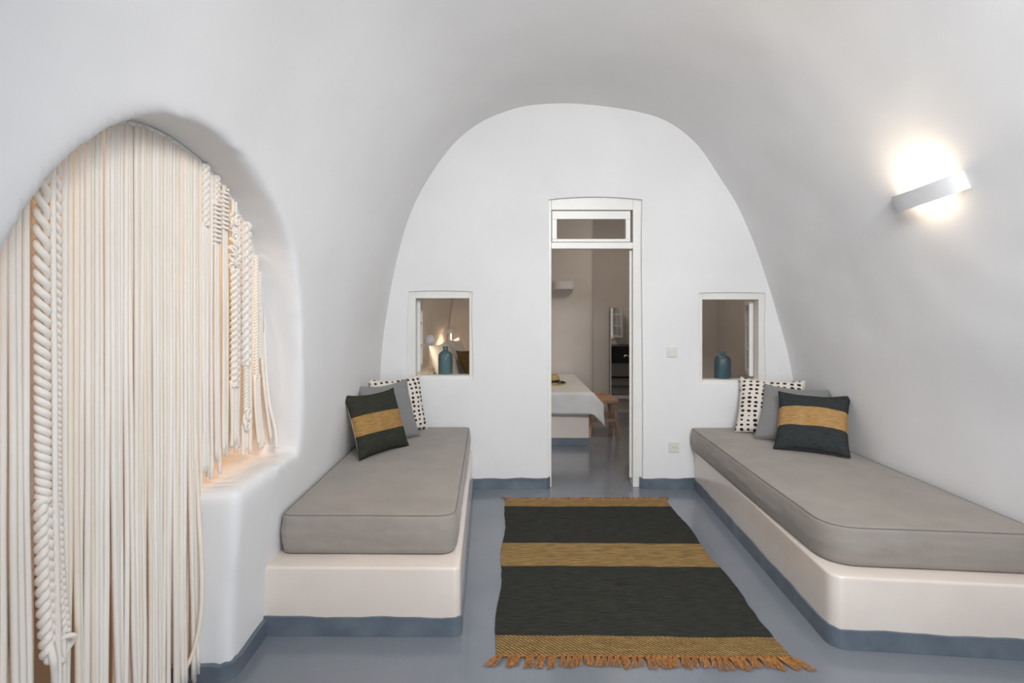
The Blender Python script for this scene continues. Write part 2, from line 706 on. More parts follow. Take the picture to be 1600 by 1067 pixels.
struct(band('baseboard_back', [(.372, 4.53), (.372, 4.47)] + line((.35, YB), (-.26, YB), 12), .083, .012))
struct(band('baseboard_back_right', line((1.56, YB), (1.135, YB), 9) + [(1.112, 4.47), (1.112, 4.53)], .083, .012))
arc = [(-1.125 + .05 * math.sin(t), 2.245 - .05 * math.cos(t)) for t in [i * PI / 2 / 10 for i in range(11)]]
struct(band('baseboard_left', line((-1.5, 2.195), (-1.14, 2.195), 6) + arc + line((-1.074, 2.26), (-1.072, 2.53), 4), .072, -.018))
struct(band('baseboard_left_near', line((-1.075, -.5), (-1.075, 0.97), 12), .072, -.014))
struct(band('baseboard_right', line((2.41, 2.3), (2.41, -.5), 14), .072, -.014))


# ------------------------------------------------------------------ built-in benches
def round_poly(P, R, seg=8):
    out = []
    n = len(P)
    for i in range(n):
        p, a, b = Vector(P[i]), Vector(P[i - 1]), Vector(P[(i + 1) % n])
        r = R[i]
        if r <= 0:
            out.append(tuple(p))
            continue
        u, v = (a - p).normalized(), (b - p).normalized()
        ang = u.angle(v)
        t = r / math.tan(ang / 2)
        s, e = p + u * t, p + v * t
        for k in range(seg + 1):
            q = k / seg
            out.append(tuple(s.lerp(p, q).lerp(p.lerp(e, q), q)))
    return out


def dens(P, step):
    out = []
    n = len(P)
    for i in range(n):
        a, b = Vector(P[i]), Vector(P[(i + 1) % n])
        k = max(1, int((b - a).length / step))
        for j in range(k):
            out.append(tuple(a.lerp(b, j / k)))
    return out


def offset_poly(P, d):
    """inward offset for counter-clockwise polygons"""
    n = len(P)
    out = []
    for i in range(n):
        t = (Vector(P[(i + 1) % n]) - Vector(P[i - 1])).normalized()
        out.append((P[i][0] - t.y * d, P[i][1] + t.x * d))
    return out


def bench(P, R, top, label):
    root = empty('built_in_bench', (sum(p[0] for p in P) / 4, sum(p[1] for p in P) / 4, 0), label, 'bench', 'masonry benches')
    c = root.location
    Q = dens(round_poly([(a - c.x, b - c.y) for a, b in P], R), 0.05)
    n = len(Q)
    mb = MB()
    rings = [(0.0, 0.002), (0.0, 0.10), (0.0, top - .014), (.0015, top - .007), (.005, top - .002), (.010, top)]
    vs = []
    for d, z in rings:
        for i, (x, y) in enumerate(offset_poly(Q, d)):
            vs.append((x, y, z))
    fs = []
    for k in range(len(rings) - 1):
        for i in range(n):
            fs.append((k * n + i, k * n + (i + 1) % n, (k + 1) * n + (i + 1) % n, (k + 1) * n + i))
    fs += [tuple(range(n - 1, -1, -1)), tuple((len(rings) - 1) * n + i for i in range(n))]
    mb.add(vs, fs)
    mb.build('bench_body', M['bench'], root, smooth='auto')
    mb = MB()
    O, I = offset_poly(Q, -0.007), offset_poly(Q, 0.004)
    vs = []
    for i in range(n):
        h = .086 + .0025 * math.sin(i * .7) + .0015 * math.sin(i * 1.9)
        vs += [(O[i][0], O[i][1], 0.001), (O[i][0], O[i][1], h - .003), (I[i][0], I[i][1], h)]
    fs = []
    for i in range(n):
        a, b = i * 3, ((i + 1) % n) * 3
        fs += [(a, b, b + 1, a + 1), (a + 1, b + 1, b + 2, a + 2)]
    mb.add(vs, fs)
    o = mb.build('skirting_band', M['band'], root, smooth='auto')
    o['label'] = 'blue grey painted band along the foot'
    return root


bench([(-1.10, 2.50), (-.187, 2.49), (-.24, 4.445), (-1.10, 4.445)], [0, .035, 0, 0], .305,
      'cream masonry bench under the left mattress beside the arched recess')
bench([(1.425, 2.405), (2.46, 2.30), (2.46, 4.445), (1.535, 4.445)], [.07, 0, 0, 0], .31,
      'cream masonry bench under the right mattress below the wall lamp')


def mattress(P, R, z0, z1, label, seed):
    cx_, cy_ = sum(p[0] for p in P) / 4, sum(p[1] for p in P) / 4
    root = empty('mattress', (cx_, cy_, z0), label, 'mattress', 'grey bench mattresses')
    Q = dens(round_poly([(a - cx_, b - cy_) for a, b in P], R, 12), 0.018)
    n = len(Q)
    H = z1 - z0
    rings = [(.02, 0.0), (.006, .008), (0.0, .03)]
    for k in range(1, 12):
        t = k / 12
        rings.append((-.008 * math.sin(t * PI), .03 + (H - .055) * t))
    rings += [(0.0, H - .022), (.003, H - .012), (.008, H - .006), (.016, H - .002), (.03, H)]
    vs = []
    for j, (d, z) in enumerate(rings):
        for i, (x, y) in enumerate(offset_poly(Q, d)):
            s_ = i * .018
            side = math.sin(min(1, z / H) * PI)
            wv = noise.noise(Vector((s_ * 3.0 + z * 9, z * 22 - s_ * 1.5, seed))) * .006 * side
            wv += noise.noise(Vector((x * 3 + 5, y * 3, seed + z * 3))) * .006 * side
            wv += noise.noise(Vector((s_ * 11 + z * 26, z * 34 - s_ * 6, seed + 4))) * .0035 * side
            ax = Vector((x, y)).normalized()
            vs.append((x + ax.x * wv, y + ax.y * wv, z + noise.noise(Vector((x * 2.5, y * 2.5, seed + 3))) * .003 * (z / H)))
    # top: rings shrinking to the middle
    T = 26
    base = offset_poly(Q, .03)
    for k in range(1, T + 1):
        f = 1 - k / (T + 0.5)
        for i, (x, y) in enumerate(base):
            X, Y = x * f, y * f
            z = H + .010 * (1 - f ** 3)
            p = Vector((X * 3.0 + Y * 1.2, Y * 5.0, seed + 9))
            z += noise.noise(p) * .0045 + noise.noise(p * 3.1) * .0016
            vs.append((X, Y, z))
    fs = []
    m = len(rings) + T
    for k in range(m - 1):
        for i in range(n):
            fs.append((k * n + i, k * n + (i + 1) % n, (k + 1) * n + (i + 1) % n, (k + 1) * n + i))
    fs += [tuple(range(n - 1, -1, -1)), tuple((m - 1) * n + i for i in range(n))]
    mb = MB()
    mb.add(vs, fs)
    mb.build('mattress_cover', M['fabric'], root, smooth=True)
    pts = []
    for x, y in offset_poly(Q, .007)[::2]:
        ax = Vector((x, y)).normalized()
        pts.append((x + ax.x * .001, y + ax.y * .001, H - .005 + noise.noise(Vector((x * 2.5, y * 2.5, seed + 3))) * .003))
    mb = MB()
    mb.tube(pts, 0.0022, 6, closed=True)
    o = mb.build('piping', M['piping'], root, smooth=True)
    return root


mattress([(-1.045, 2.615), (-.215, 2.605), (-.258, 4.43), (-1.01, 4.43)], [.05, .09, .05, .02], .307, .497,
         'grey cotton mattress on the left bench, its foot by the arched recess', 1.7)
mattress([(1.452, 2.49), (2.37, 2.40), (2.33, 4.43), (1.498, 4.43)], [.17, .05, .02, .03], .312, .492,
         'grey cotton mattress on the right bench under the wall lamp', 8.3)


# ------------------------------------------------------------------ cushions
def cushion(name, c, rv, w_, h_, th, front, back, label, group, seed, dog=0.0):
    N = 36
    mb = MB()
    vs, fs, mi = [], [], []
    half = .5

    def P(u, v, sgn):
        # concave sides, pointed corners
        pin = 0.085
        x = u * (1 - pin * (1 - v * v) ** 1.0 * abs(u) ** 2 * 1.0)
        z = v * (1 - pin * (1 - u * u) * abs(v) ** 2)
        e = max(0, (1 - abs(u) ** 2.6)) ** .55 * max(0, (1 - abs(v) ** 2.6)) ** .55
        t = th * .5 * e
        wr = noise.noise(Vector((u * 2.2 + seed, v * 2.2, sgn * 3.0))) * .010 * e ** .5
        cr = noise.noise(Vector((u * 7 + seed, v * 5, sgn * 5.0))) * .004 * e ** .3 * (abs(u * v))
        return Vector((x * w_ * .5, sgn * (t + wr * min(1, e * 2) + cr), z * h_ * .5 - .012 * (1 - u * u) * (v > .2) * (v - .2) * .8 + noise.noise(Vector((u * 2, v * 2, seed))) * .004))
    idx = {}
    for sgn in (-1, 1):
        for i in range(N + 1):
            for j in range(N + 1):
                u, v = -1 + 2 * i / N, -1 + 2 * j / N
                edge = i in (0, N) or j in (0, N)
                key = (i, j, 0 if edge else sgn)
                if key not in idx:
                    idx[key] = len(vs)
                    vs.append(P(u, v, sgn))
    for sgn in (-1, 1):
        for i in range(N):
            for j in range(N):
                q = []
                for a, b in ((i, j), (i + 1, j), (i + 1, j + 1), (i, j + 1)):
                    edge = a in (0, N) or b in (0, N)
                    q.append(idx[(a, b, 0 if edge else sgn)])
                fs.append(tuple(q) if sgn < 0 else tuple(q[::-1]))
                mi.append(0 if sgn < 0 else 1)
    mb.v, mb.f, mb.mi = [tuple(p) for p in vs], fs, mi
    o = mb.build(name, [front, back], smooth=True)
    r = Vector(rv)
    o.rotation_mode = 'QUATERNION'
    o.rotation_quaternion = Matrix.Rotation(r.length, 3, r.normalized()).to_quaternion()
    o.location = c
    tag(o, label, 'cushion', group)
    # seam piping round the edge, a part
    pts = []
    for i in range(N):
        pts.append(P(-1 + 2 * i / N, -1, 1))
    for i in range(N):
        pts.append(P(1, -1 + 2 * i / N, 1))
    for i in range(N):
        pts.append(P(1 - 2 * i / N, 1, 1))
    for i in range(N):
        pts.append(P(-1, 1 - 2 * i / N, 1))
    pm = MB()
    pm.tube([(p.x, 0, p.z) for p in pts], .0028, 6, closed=True)
    pm.build('seam_piping', front, o, smooth=True)
    return o


G1, G2 = 'cushions at the head of the left bench', 'cushions at the head of the right bench'
cushion('cushion', (-.828, 3.69, .698), (-0.3666, -0.1717, 0.9852), .45, .42, .14, M['stripe_l'], M['cream_cloth'],
        'dark green cushion with a tan woven band, front of the left bench pile', G1, 3.1)
cushion('cushion', (-.805, 3.965, .708), (-0.3101, -0.1553, 0.8928), .455, .43, .11, M['grey_cush'], M['grey_cush'],
        'plain grey cushion on the left bench between the striped and the dotted ones', G1, 9.4)
cushion('cushion', (-.783, 4.215, .712), (-0.2267, -0.0943, 0.772), .46, .43, .11, M['dots'], M['dots'],
        'white cushion with black dots on the left bench under the small window', G1, 5.2)
cushion('cushion', (2.083, 3.745, .682), (-0.6717, 0.1876, -0.5642), .44, .45, .145, M['stripe_r'], M['stripe_r'],
        'charcoal cushion with a tan woven band, front of the right bench pile', G2, 14.2)
cushion('cushion', (2.08, 3.99, .690), (-0.6253, 0.2299, -0.6539), .45, .45, .125, M['grey_cush'], M['grey_cush'],
        'plain grey cushion on the right bench between the striped and the dotted ones', G2, 17.0)
cushion('cushion', (2.030, 4.225, .700), (-0.4638, 0.1292, -0.5467), .465, .445, .13, M['dots'], M['dots'],
        'white cushion with black dots on the right bench under the small window', G2, 21.0)


# ------------------------------------------------------------------ rug
def rug():
    root = empty('rug', (.6, 3.25, 0), 'charcoal and tan striped woven rug with orange fringes between the two benches', 'rug')
    xl = lambda y: (.029 + (-.033 - .029) * (4.18 - y) / 1.83)
    xr = lambda y: (1.232 + (1.205 - 1.232) * (4.18 - y) / 1.83)
    bands = [(4.18, 4.045, 1), (4.045, 3.43, 0), (3.43, 3.13, 1), (3.13, 2.485, 0), (2.485, 2.345, 2)]
    rows = []
    for a, b, m in bands:
        k = max(4, int((a - b) / .025))
        rows += [(a + (b - a) * i / k, m) for i in range(k)]
    rows.append((bands[-1][1], 2))
    NX = 64
    vs, fs, mi = [], [], []

    def pt(y, u, top=True):
        x = xl(y) * (1 - u) + xr(y) * u
        ed = abs(2 * u - 1) ** 8
        x += ed * (.008 * math.sin(y * 9) + .006 * noise.noise(Vector((y * 14, u * 3, 2))))
        wy = .010 * noise.noise(Vector((u * 4.5, y * .8, 7))) + .003 * noise.noise(Vector((u * 14, y * 2, 3)))
        slope = -.02 * u * (4.3 - y) / 2
        z = .009 + .003 * noise.noise(Vector((u * 5, y * 4, 1)))
        return (x - .6, y + wy + slope - 3.25, z if top else .001)
    for j, (y, m) in enumerate(rows):
        for i in range(NX + 1):
            vs.append(pt(y, i / NX))
    for j in range(len(rows) - 1):
        for i in range(NX):
            a = j * (NX + 1) + i
            fs.append((a, a + 1, a + NX + 2, a + NX + 1))
            mi.append(rows[j][1])
    nv = len(vs)
    vs += [(x, y, .001) for x, y, z in vs[:nv]]
    R_ = len(rows)
    loop = [i for i in range(NX)] + [j * (NX + 1) + NX for j in range(R_ - 1)] + \
           [(R_ - 1) * (NX + 1) + NX - i for i in range(NX)] + [(R_ - 1 - j) * (NX + 1) for j in range(R_ - 1)]
    for k in range(len(loop)):
        a, b = loop[k], loop[(k + 1) % len(loop)]
        fs.append((a, b, b + nv, a + nv))
        mi.append(rows[min(a // (NX + 1), R_ - 1)][1])
    mb = MB()
    mb.v, mb.f, mb.mi = vs, fs, mi
    mb.build('rug_body', [M['rug_dark'], M['rug_jute'], M['rug_twill']], root, smooth='auto')
    # bound edges
    for y in (4.18, 2.345):
        mb = MB()
        mb.tube([Vector(pt(y, i / 60)) for i in range(61)], .0045, 6)
        mb.build('edge_binding', M['tassel'], root, smooth=True)
    r = random.Random(4)
    for y, sgn, N in ((2.345, -1, 50), (4.18, 1, 48)):
        for i in range(N):
            u = (i + .5 + r.uniform(-.15, .15)) / N
            x0, y0, z0 = pt(y, u)
            lean = r.uniform(-.6, .6) * .6 + (.8 * (u - .5) if sgn < 0 else 0)
            if i < 2:
                lean = -.9
            if i > N - 4:
                lean = .9
            Lh = r.uniform(.055, .078) if sgn < 0 else r.uniform(.036, .056)
            mb = MB()
            for k in range(6):
                sp = (k - 2.5) / 2.5
                dx = (lean * .8 + sp * .17) * Lh
                pts = []
                for q in range(6):
                    t = q / 5
                    pts.append((x0 + sp * .0035 + dx * t + .004 * math.sin(t * 5 + k + i) * t, y0 + sgn * Lh * t * (1 - .06 * abs(sp)),
                                z0 * (1 - t) + .004 + .004 * math.sin(t * PI) * (1 + (k % 3) * .4)))
                mb.tube(pts, lambda t: .0026 * (1 - .45 * t), 5)
            mb.build('tassel', M['tassel'], root, smooth=True)


rug()


# ------------------------------------------------------------------ macrame curtain in the arched recess
XC = -1.20
REAR = [(a, b) for a, b in ARCH]


def arch_z(y):
    for (a, b), (c, d) in zip(ARCH, ARCH[1:]):
        if a <= y <= c and c > a:
            return b + (d - b) * (y - a) / (c - a)
    return 1.2 if y < 1.2 else 1.0


def macrame():
    root = empty('macrame_curtain', (XC, 1.9, 0), 'cream knotted cord curtain hanging in the arched recess of the left wall', 'curtain')
    base = Vector((XC, 1.9, 0))
    r = random.Random(11)

    def put(mb, name, m, **k):
        return mb.build(name, m, root, smooth=True)
    # rail that follows the arch
    mb = MB()
    pts = [Vector((XC, y, arch_z(y) - .006)) - base for y in [1.13 + i * .0333 for i in range(51)]]
    mb.tube(pts, .009, 8)
    put(mb, 'hanging_rail', M['frame'])
    braids = {1.437: .018, 1.478: .012}

    def cord_path(y, x, ztop, zbot, amp, ph, flare=0.0, n=26):
        pts = []
        for i in range(n + 1):
            t = i / n
            z = ztop + (zbot - ztop) * t
            s_ = amp * t * (noise.noise(Vector((ph, z * 1.3, 0))) * 1.0 + .4 * noise.noise(Vector((ph, z * 3.5, 4))))
            s2 = amp * .8 * t * noise.noise(Vector((ph + 7, z * 1.2, 9)))
            pts.append(Vector((x + s2 + abs(flare) * .5 * t * t, y + s_ + flare * t * t, z)) - base)
        return pts
    # positions along the curtain
    ys = []
    y = 1.215
    while y < 2.80:
        st = .0205 if y < 1.72 else (.0155 if y < 2.08 else (.020 if y < 2.2 else .0300))
        ys.append(y)
        y += st * r.uniform(.93, 1.07)
    skip = [(1.42, 1.49), (2.215, 2.245), (2.295, 2.33), (2.365, 2.395), (2.44, 2.50), (2.545, 2.61), (2.68, 2.70)]
    GAPS = [(1.295, .006), (1.352, .007), (1.558, .007), (1.612, .010), (1.690, .017), (1.775, .010), (1.880, .006), (2.035, .006), (2.112, .011)]
    count = 0
    back = MB()
    for i, y in enumerate(ys):
        if any(a < y < b for a, b in skip):
            continue
        # clumps: cords pull together lower down, leaving gaps
        pull = 0
        for g, wd in GAPS:
            dd = y - g
            if abs(dd) < .16:
                pull += (1 if dd > 0 else -1) * wd * 1.7 * (1 - abs(dd) / .16) ** 1.5
        rad = .0086 if y < 1.75 else (.0075 if y < 2.1 else .0082)
        if y < 2.24:
            zb = .03 + r.uniform(-.01, .015)
        else:
            zb = .775 + (y - 2.24) * .03 + r.uniform(-.018, .022)
            if 2.40 < y < 2.62:
                zb += .03 + r.uniform(0, .05)
        fl = pull
        if y > 2.66:
            fl = .03 + (y - 2.66) * .25
        mb = MB()
        mb.tube(cord_path(y, XC + r.uniform(-.004, .004), arch_z(y) - .004, zb, .012 if y < 2.24 else .022, i * 3.7, fl), rad, 8)
        count += 1
        put(mb, 'cord', M['cord'] if r.random() < .7 else M['cord2'])
    # a stray cord hanging at the foot of the pier and one at the right end
    mb = MB()
    pts = [(XC, 2.17, 2.03), (XC, 2.17, 1.5), (XC + .004, 2.17, 1.0), (XC + .015, 2.17, .7), (XC + .032, 2.162, .45), (XC + .034, 2.15, .28), (XC + .018, 2.13, .16), (XC - .01, 2.11, .09), (XC - .03, 2.10, .045)]
    mb.tube([Vector(p) - base for p in catmull(pts, 5)], .0078, 8)
    put(mb, 'cord', M['cord2'])
    mb = MB()
    pts = [(XC, 2.79, 1.52), (XC + .01, 2.795, 1.2), (XC + .03, 2.79, 1.0), (XC + .07, 2.77, .86), (XC + .09, 2.74, .775)]
    mb.tube([Vector(p) - base for p in catmull(pts, 6)], .0078, 8)
    put(mb, 'cord', M['cord'])
    # second, looser layer behind
    for k in range(64):
        y = 1.23 + k * .0245 + r.uniform(-.007, .007)
        if y > 2.78 or noise.noise(Vector((y * 7, 3, 1))) > .22 or any(abs(y - g) < .028 for g, _ in GAPS):
            continue
        zb = .03 if y < 2.22 else .83 + r.uniform(-.03, .08)
        back.tube(cord_path(y, XC - .024 + r.uniform(-.006, .004), arch_z(y) - .01, zb, .02, k * 5.1 + 90, 0), .0078, 7)
    o = put(back, 'back_cords', M['cord2'])
    o['kind'] = 'stuff'

    def braid(y, z1, z0, A, rad, pitch, x=XC + .012, drift=0.0, per=16, name='braid', taper=0):
        mb = MB()
        L = z1 - z0
        turns = L / pitch
        n = int(turns * per) + 2
        for s in range(3):
            pts = []
            for i in range(n + 1):
                t = i / n
                a = 2 * PI * turns * t + s * 2 * PI / 3
                k = 1 + taper * t
                pts.append(Vector((x + A * .55 * k * math.sin(2 * a), y + A * 1.0 * k * math.sin(a) + drift * t * t, z1 - L * t)) - base)
            mb.tube(pts, rad, 8)
        return put(mb, name, M['cord'])

    def twist(y, z1, z0, A, rad, pitch, strands=2, x=XC + .012, drift=0.0, name='twist', loose=.7):
        mb = MB()
        L = z1 - z0
        turns = L / pitch
        n = int(turns * 14) + 2
        for s in range(strands):
            pts = []
            for i in range(n + 1):
                t = i / n
                a = 2 * PI * turns * (t * (1 - loose) + loose * t ** 1.7) + s * 2 * PI / strands
                pts.append(Vector((x + A * math.cos(a), y + A * math.sin(a) + drift * t * t, z1 - L * t)) - base)
            mb.tube(pts, rad, 8)
        return put(mb, name, M['cord'])

    def coil(y, z1, z0, R_, rad, pitch, zend, n_core=2, x=XC + .012):
        mb = MB()
        turns = (z1 - z0) / pitch
        n = int(turns * 16)
        pts = []
        for i in range(n + 1):
            a = 2 * PI * turns * i / n
            pts.append(Vector((x + R_ * math.cos(a), y + R_ * math.sin(a), z1 - (z1 - z0) * i / n)) - base)
        mb.tube(pts, rad, 8)
        for k in range(n_core):
            yy = y + (k - (n_core - 1) / 2) * rad * 2.1
            mb.tube(cord_path(yy, x, arch_z(y) - .004, zend + r.uniform(-.02, .02), .015, y * 50 + k), rad, 8)
        return put(mb, 'coiled_knot', M['cord'])
    # thick braid and thin braid on the near side, one straight cord between them
    twist(1.436, arch_z(1.436) - .005, .98, .0105, .0098, .062, 2, drift=.004, name='twist')
    braid(1.441, .99, .56, .0145, .0105, .085, drift=.022, name='braid')
    twist(1.481, arch_z(1.481) - .005, .95, .0075, .0072, .042, 2, name='twist')
    braid(1.482, .96, .60, .010, .0078, .062, drift=.03, name='braid')
    mb = MB()
    mb.tube(cord_path(1.459, XC + .022, arch_z(1.46) - .005, .03, .008, 400, .02), .0075, 8)
    put(mb, 'cord', M['cord'])
    mb = MB()
    c0 = Vector((XC + .02, 1.500, .565))
    mb.tube([c0 + Vector((.010 * math.sin(a * 2), .028 * math.cos(a), .030 * math.sin(a))) - base for a in [i * 2 * PI / 28 for i in range(28)]], .0072, 8, closed=True)
    mb.tube([Vector(p) - base for p in catmull([(XC + .02, 1.452, .60), (XC + .035, 1.444, .57), (XC + .03, 1.455, .53), (XC + .02, 1.470, .45), (XC + .01, 1.478, .25), (XC + .01, 1.478, .03)], 5)], .0088, 8)
    mb.tube([Vector(p) - base for p in catmull([(XC + .015, 1.50, .60), (XC + .02, 1.495, .5), (XC + .01, 1.498, .3), (XC + .01, 1.50, .03)], 5)], .0085, 8)
    put(mb, 'loop_knot', M['cord'])
    # far side: braids, coils and a knotted panel
    braid(2.228, arch_z(2.228) - .005, 1.80, .013, .0085, .085)
    for k in (-1, 0, 1):
        mb = MB()
        mb.tube(cord_path(2.228 + k * .014, XC + .008, 1.81, .82 + r.uniform(-.03, .03), .02, 70 + k, 0), .0082, 8)
        put(mb, 'cord', M['cord'])
    braid(2.313, arch_z(2.313) - .005, 1.91, .012, .0075, .07)
    coil(2.313, 1.915, 1.735, .0155, .0068, .0185, .84)
    coil(2.378, 1.975, 1.80, .0150, .0068, .0185, .86)
    # knotted panel: crossing loops
    mb = MB()
    for k in range(7):
        zc = 1.86 - k * .036
        for s in (-1, 1):
            pts = [Vector((XC + .014 + .010 * math.cos(a * 2 + k), 2.468 + s * .011 + .020 * math.sin(a + s), zc + .024 * math.cos(a))) - base for a in [i * 2 * PI / 16 for i in range(16)]]
            mb.tube(pts, .0066, 7, closed=True)
    put(mb, 'knotted_panel', M['cord'])
    braid(2.462, 1.64, 1.12, .017, .0088, .085, x=XC + .018)
    braid(2.492, 1.62, 1.10, .013, .0078, .07, x=XC + .006)
    for k in range(5):
        mb = MB()
        mb.tube(cord_path(2.442 + k * .014, XC + .01, arch_z(2.45) - .01 if k % 2 else 1.15, .84 + r.uniform(-.03, .05), .03, 170 + k, 0), .0075, 8)
        put(mb, 'cord', M['cord'])
    braid(2.575, arch_z(2.575) - .005, 1.20, .020, .0115, .11, x=XC + .014)
    braid(2.572, 1.21, .93, .011, .0070, .048, x=XC + .016)
    mb = MB()
    for k, (dz, rr) in enumerate(((0, .03), (-.022, .028), (.02, .022))):
        mb.tube([Vector((XC + .02 + .006 * k, 2.565 + rr * math.cos(a) * .8, .955 + dz + rr * math.sin(a))) - base for a in [i * 2 * PI / 18 for i in range(18)]], .0072, 8, closed=True)
    put(mb, 'loop_knot', M['cord'])
    for k in range(3):
        mb = MB()
        mb.tube(cord_path(2.55 + k * .018, XC + .012, .95, .80 + r.uniform(-.02, .02), .02, 270 + k, 0, 10), .0075, 8)
        put(mb, 'cord', M['cord'])
    braid(2.690, arch_z(2.690) - .005, 1.13, .009, .0062, .045, x=XC + .012)
    braid(2.725, arch_z(2.725) - .005, 1.22, .007, .0055, .040, x=XC + .012)
    for k in range(3):
        mb = MB()
        mb.tube(cord_path(2.68 + k * .02, XC + .01, 1.14, .79 + r.uniform(-.03, .02), .02, 370 + k, .02, 14), .0075, 8)
        put(mb, 'cord', M['cord'])


macrame()

# ------------------------------------------------------------------ windows in the back wall
def bottle(x, y, z, H, R, label):
    prof = [(R * .55, 0), (R * .93, .002), (R, .012), (R, H * .68), (R * .97, H * .73), (R * .84, H * .785), (R * .6, H * .83),
            (R * .40, H * .855), (R * .34, H * .875), (R * .34, H * .955), (R * .41, H * .965), (R * .41, H), (R * .27, H), (R * .26, H * .88),
            (R * .5, H * .82), (R * .78, H * .765), (R * .9, H * .70), (R * .92, H * .3), (R * .92, .02), (R * .8, .012), (R * .2, .011)]
    mb = MB()
    mb.lathe(prof, 40)
    o = mb.build('glass_bottle', M['blue_glass'], smooth='auto', loc=(x, y, z))
    return tag(o, label, 'bottle', 'blue glass bottles in the small windows')


def small_window(n, X0, X1, Z0, Z1, x0, x1, z0, z1, hinge, ends, label):
    """X/Z outer hole, x/z clear opening; sash swung into the bedroom from hinge point to end point"""
    root = struct(empty('window_%d' % n, ((X0 + X1) / 2, 4.5, Z0)))
    c = root.location
    mb = MB()
    Y0, Y1 = 4.468, 4.56
    m = .012
    for a, b, d, e in ((X0 - m, x0, Z0 - m, Z1 + m), (x1, X1 + m, Z0 - m, Z1 + m), (x0, x1, Z0 - m, z0), (x0, x1, z1, Z1 + m)):
        mb.box(a - c.x, b - c.x, Y0 - c.y, Y1 - c.y, d - c.z, e - c.z)
    mb.build('window_frame', M['frame'], root, bevel=.004)
    # sash
    hx, hy = hinge
    ex, ey = ends
    d = Vector((ex - hx, ey - hy, 0))
    L = d.length
    d.normalize()
    nn = Vector((-d.y, d.x, 0))
    zz = Vector((0, 0, 1))
    zb, zt = z0 + .012, z1 - .012
    o0 = Vector((hx, hy, 0)) - Vector((c.x, c.y, c.z))
    mb = MB()
    t, st = .016, .035
    mid = (zb + zt) / 2
    mb.obox(o0 + d * (st / 2) + zz * mid, d, nn, zz, st / 2, t, (zt - zb) / 2)
    mb.obox(o0 + d * (L - st / 2) + zz * mid, d, nn, zz, st / 2, t, (zt - zb) / 2)
    for z in (zb + st / 2, zt - st / 2):
        mb.obox(o0 + d * (L / 2) + zz * z, d, nn, zz, L / 2 - st, t, st / 2)
    for k in (1, 2):
        mb.obox(o0 + d * (L / 2) + zz * (zb + (zt - zb) * k / 3), d, nn, zz, L / 2 - st, t * .7, .009)
    mb.build('sash', M['frame'], root, bevel=.002)
    mb = MB()
    mb.obox(o0 + d * (L / 2) + zz * mid, d, nn, zz, L / 2 - st, .002, (zt - zb) / 2 - st)
    mb.build('pane', M['pane'], root)
    return root


small_window(1, -.757, -.240, .872, 1.572, -.696, -.266, .902, 1.520, (-.690, 4.58), (-.72, 4.92), '')
small_window(2, 1.574, 2.103, .838, 1.562, 1.605, 2.056, .866, 1.510, (2.047, 4.58), (2.150, 4.90), '')
bottle(-.4685, 4.585, .884, .240, .060, 'blue glass bottle on the sill of the small window above the left cushions')
bottle(1.812, 4.585, .850, .240, .066, 'blue glass bottle on the sill of the small window above the right bench')
mb = MB()
mb.box(-.745, -.25, 4.555, 4.66, .868, .8835)
struct(mb.build('trim_1', M['frame'], bevel=.002))
mb = MB()
mb.box(1.585, 2.092, 4.555, 4.66, .834, .8495)
struct(mb.build('trim_2', M['frame'], bevel=.002))

# ------------------------------------------------------------------ doorway
def door():
    root = struct(empty('door_1', (.74, 4.5, 0)))
    c = root.location
    mb = MB()

    def b(x0, x1, y0, y1, z0, z1, q=None):
        (q or mb).box(x0 - c.x, x1 - c.x, y0 - c.y, y1 - c.y, z0, z1)
    b(.352, .395, 4.485, 4.58, 0.0, 2.345)
    b(1.052, 1.132, 4.485, 4.55, 0.0, 2.345)
    b(.395, 1.052, 4.485, 4.58, 2.232, 2.345)
    b(.395, 1.052, 4.485, 4.58, 1.920, 1.972)
    b(1.052, 1.132, 4.55, 4.60, 0.0, 2.345)
    mb.build('door_frame', M['frame'], root, bevel=.004)
    q = MB()
    b(.400, 1.034, 4.495, 4.545, 2.160, 2.226, q)
    b(.400, 1.034, 4.495, 4.545, 1.976, 2.000, q)
    b(.400, .440, 4.495, 4.545, 2.000, 2.160, q)
    b(.996, 1.034, 4.495, 4.545, 2.000, 2.160, q)
    q.build('transom_sash', M['frame'], root, bevel=.003)
    q = MB()
    q.obox(Vector((.718, 4.520, 2.080)) - c, (1, 0, 0), (0, math.cos(.05), math.sin(.05)), (0, -math.sin(.05), math.cos(.05)), .285, .002, .086)
    q.build('transom_pane', M['pane'], root)
    # the leaf, opened into the bedroom
    d = Vector((.226, 1, 0)).normalized()
    nn = Vector((-d.y, d.x, 0))
    h = Vector((1.045, 4.535, 0)) - c
    L = .60
    q = MB()
    q.obox(h + d * (L / 2) + Vector((0, 0, .985)), d, nn, (0, 0, 1), L / 2, .011, .925)
    lf = q.build('door_leaf', M['frame'], root, bevel=.003)
    q = MB()
    q.tube([h + d * .54 + nn * .012 + Vector((0, 0, 1.0)), h + d * .54 + nn * .05 + Vector((0, 0, 1.0)), h + d * .45 + nn * .052 + Vector((0, 0, 1.0))], .008, 8)
    q.build('door_handle', M['steel'], lf, smooth=True)


door()

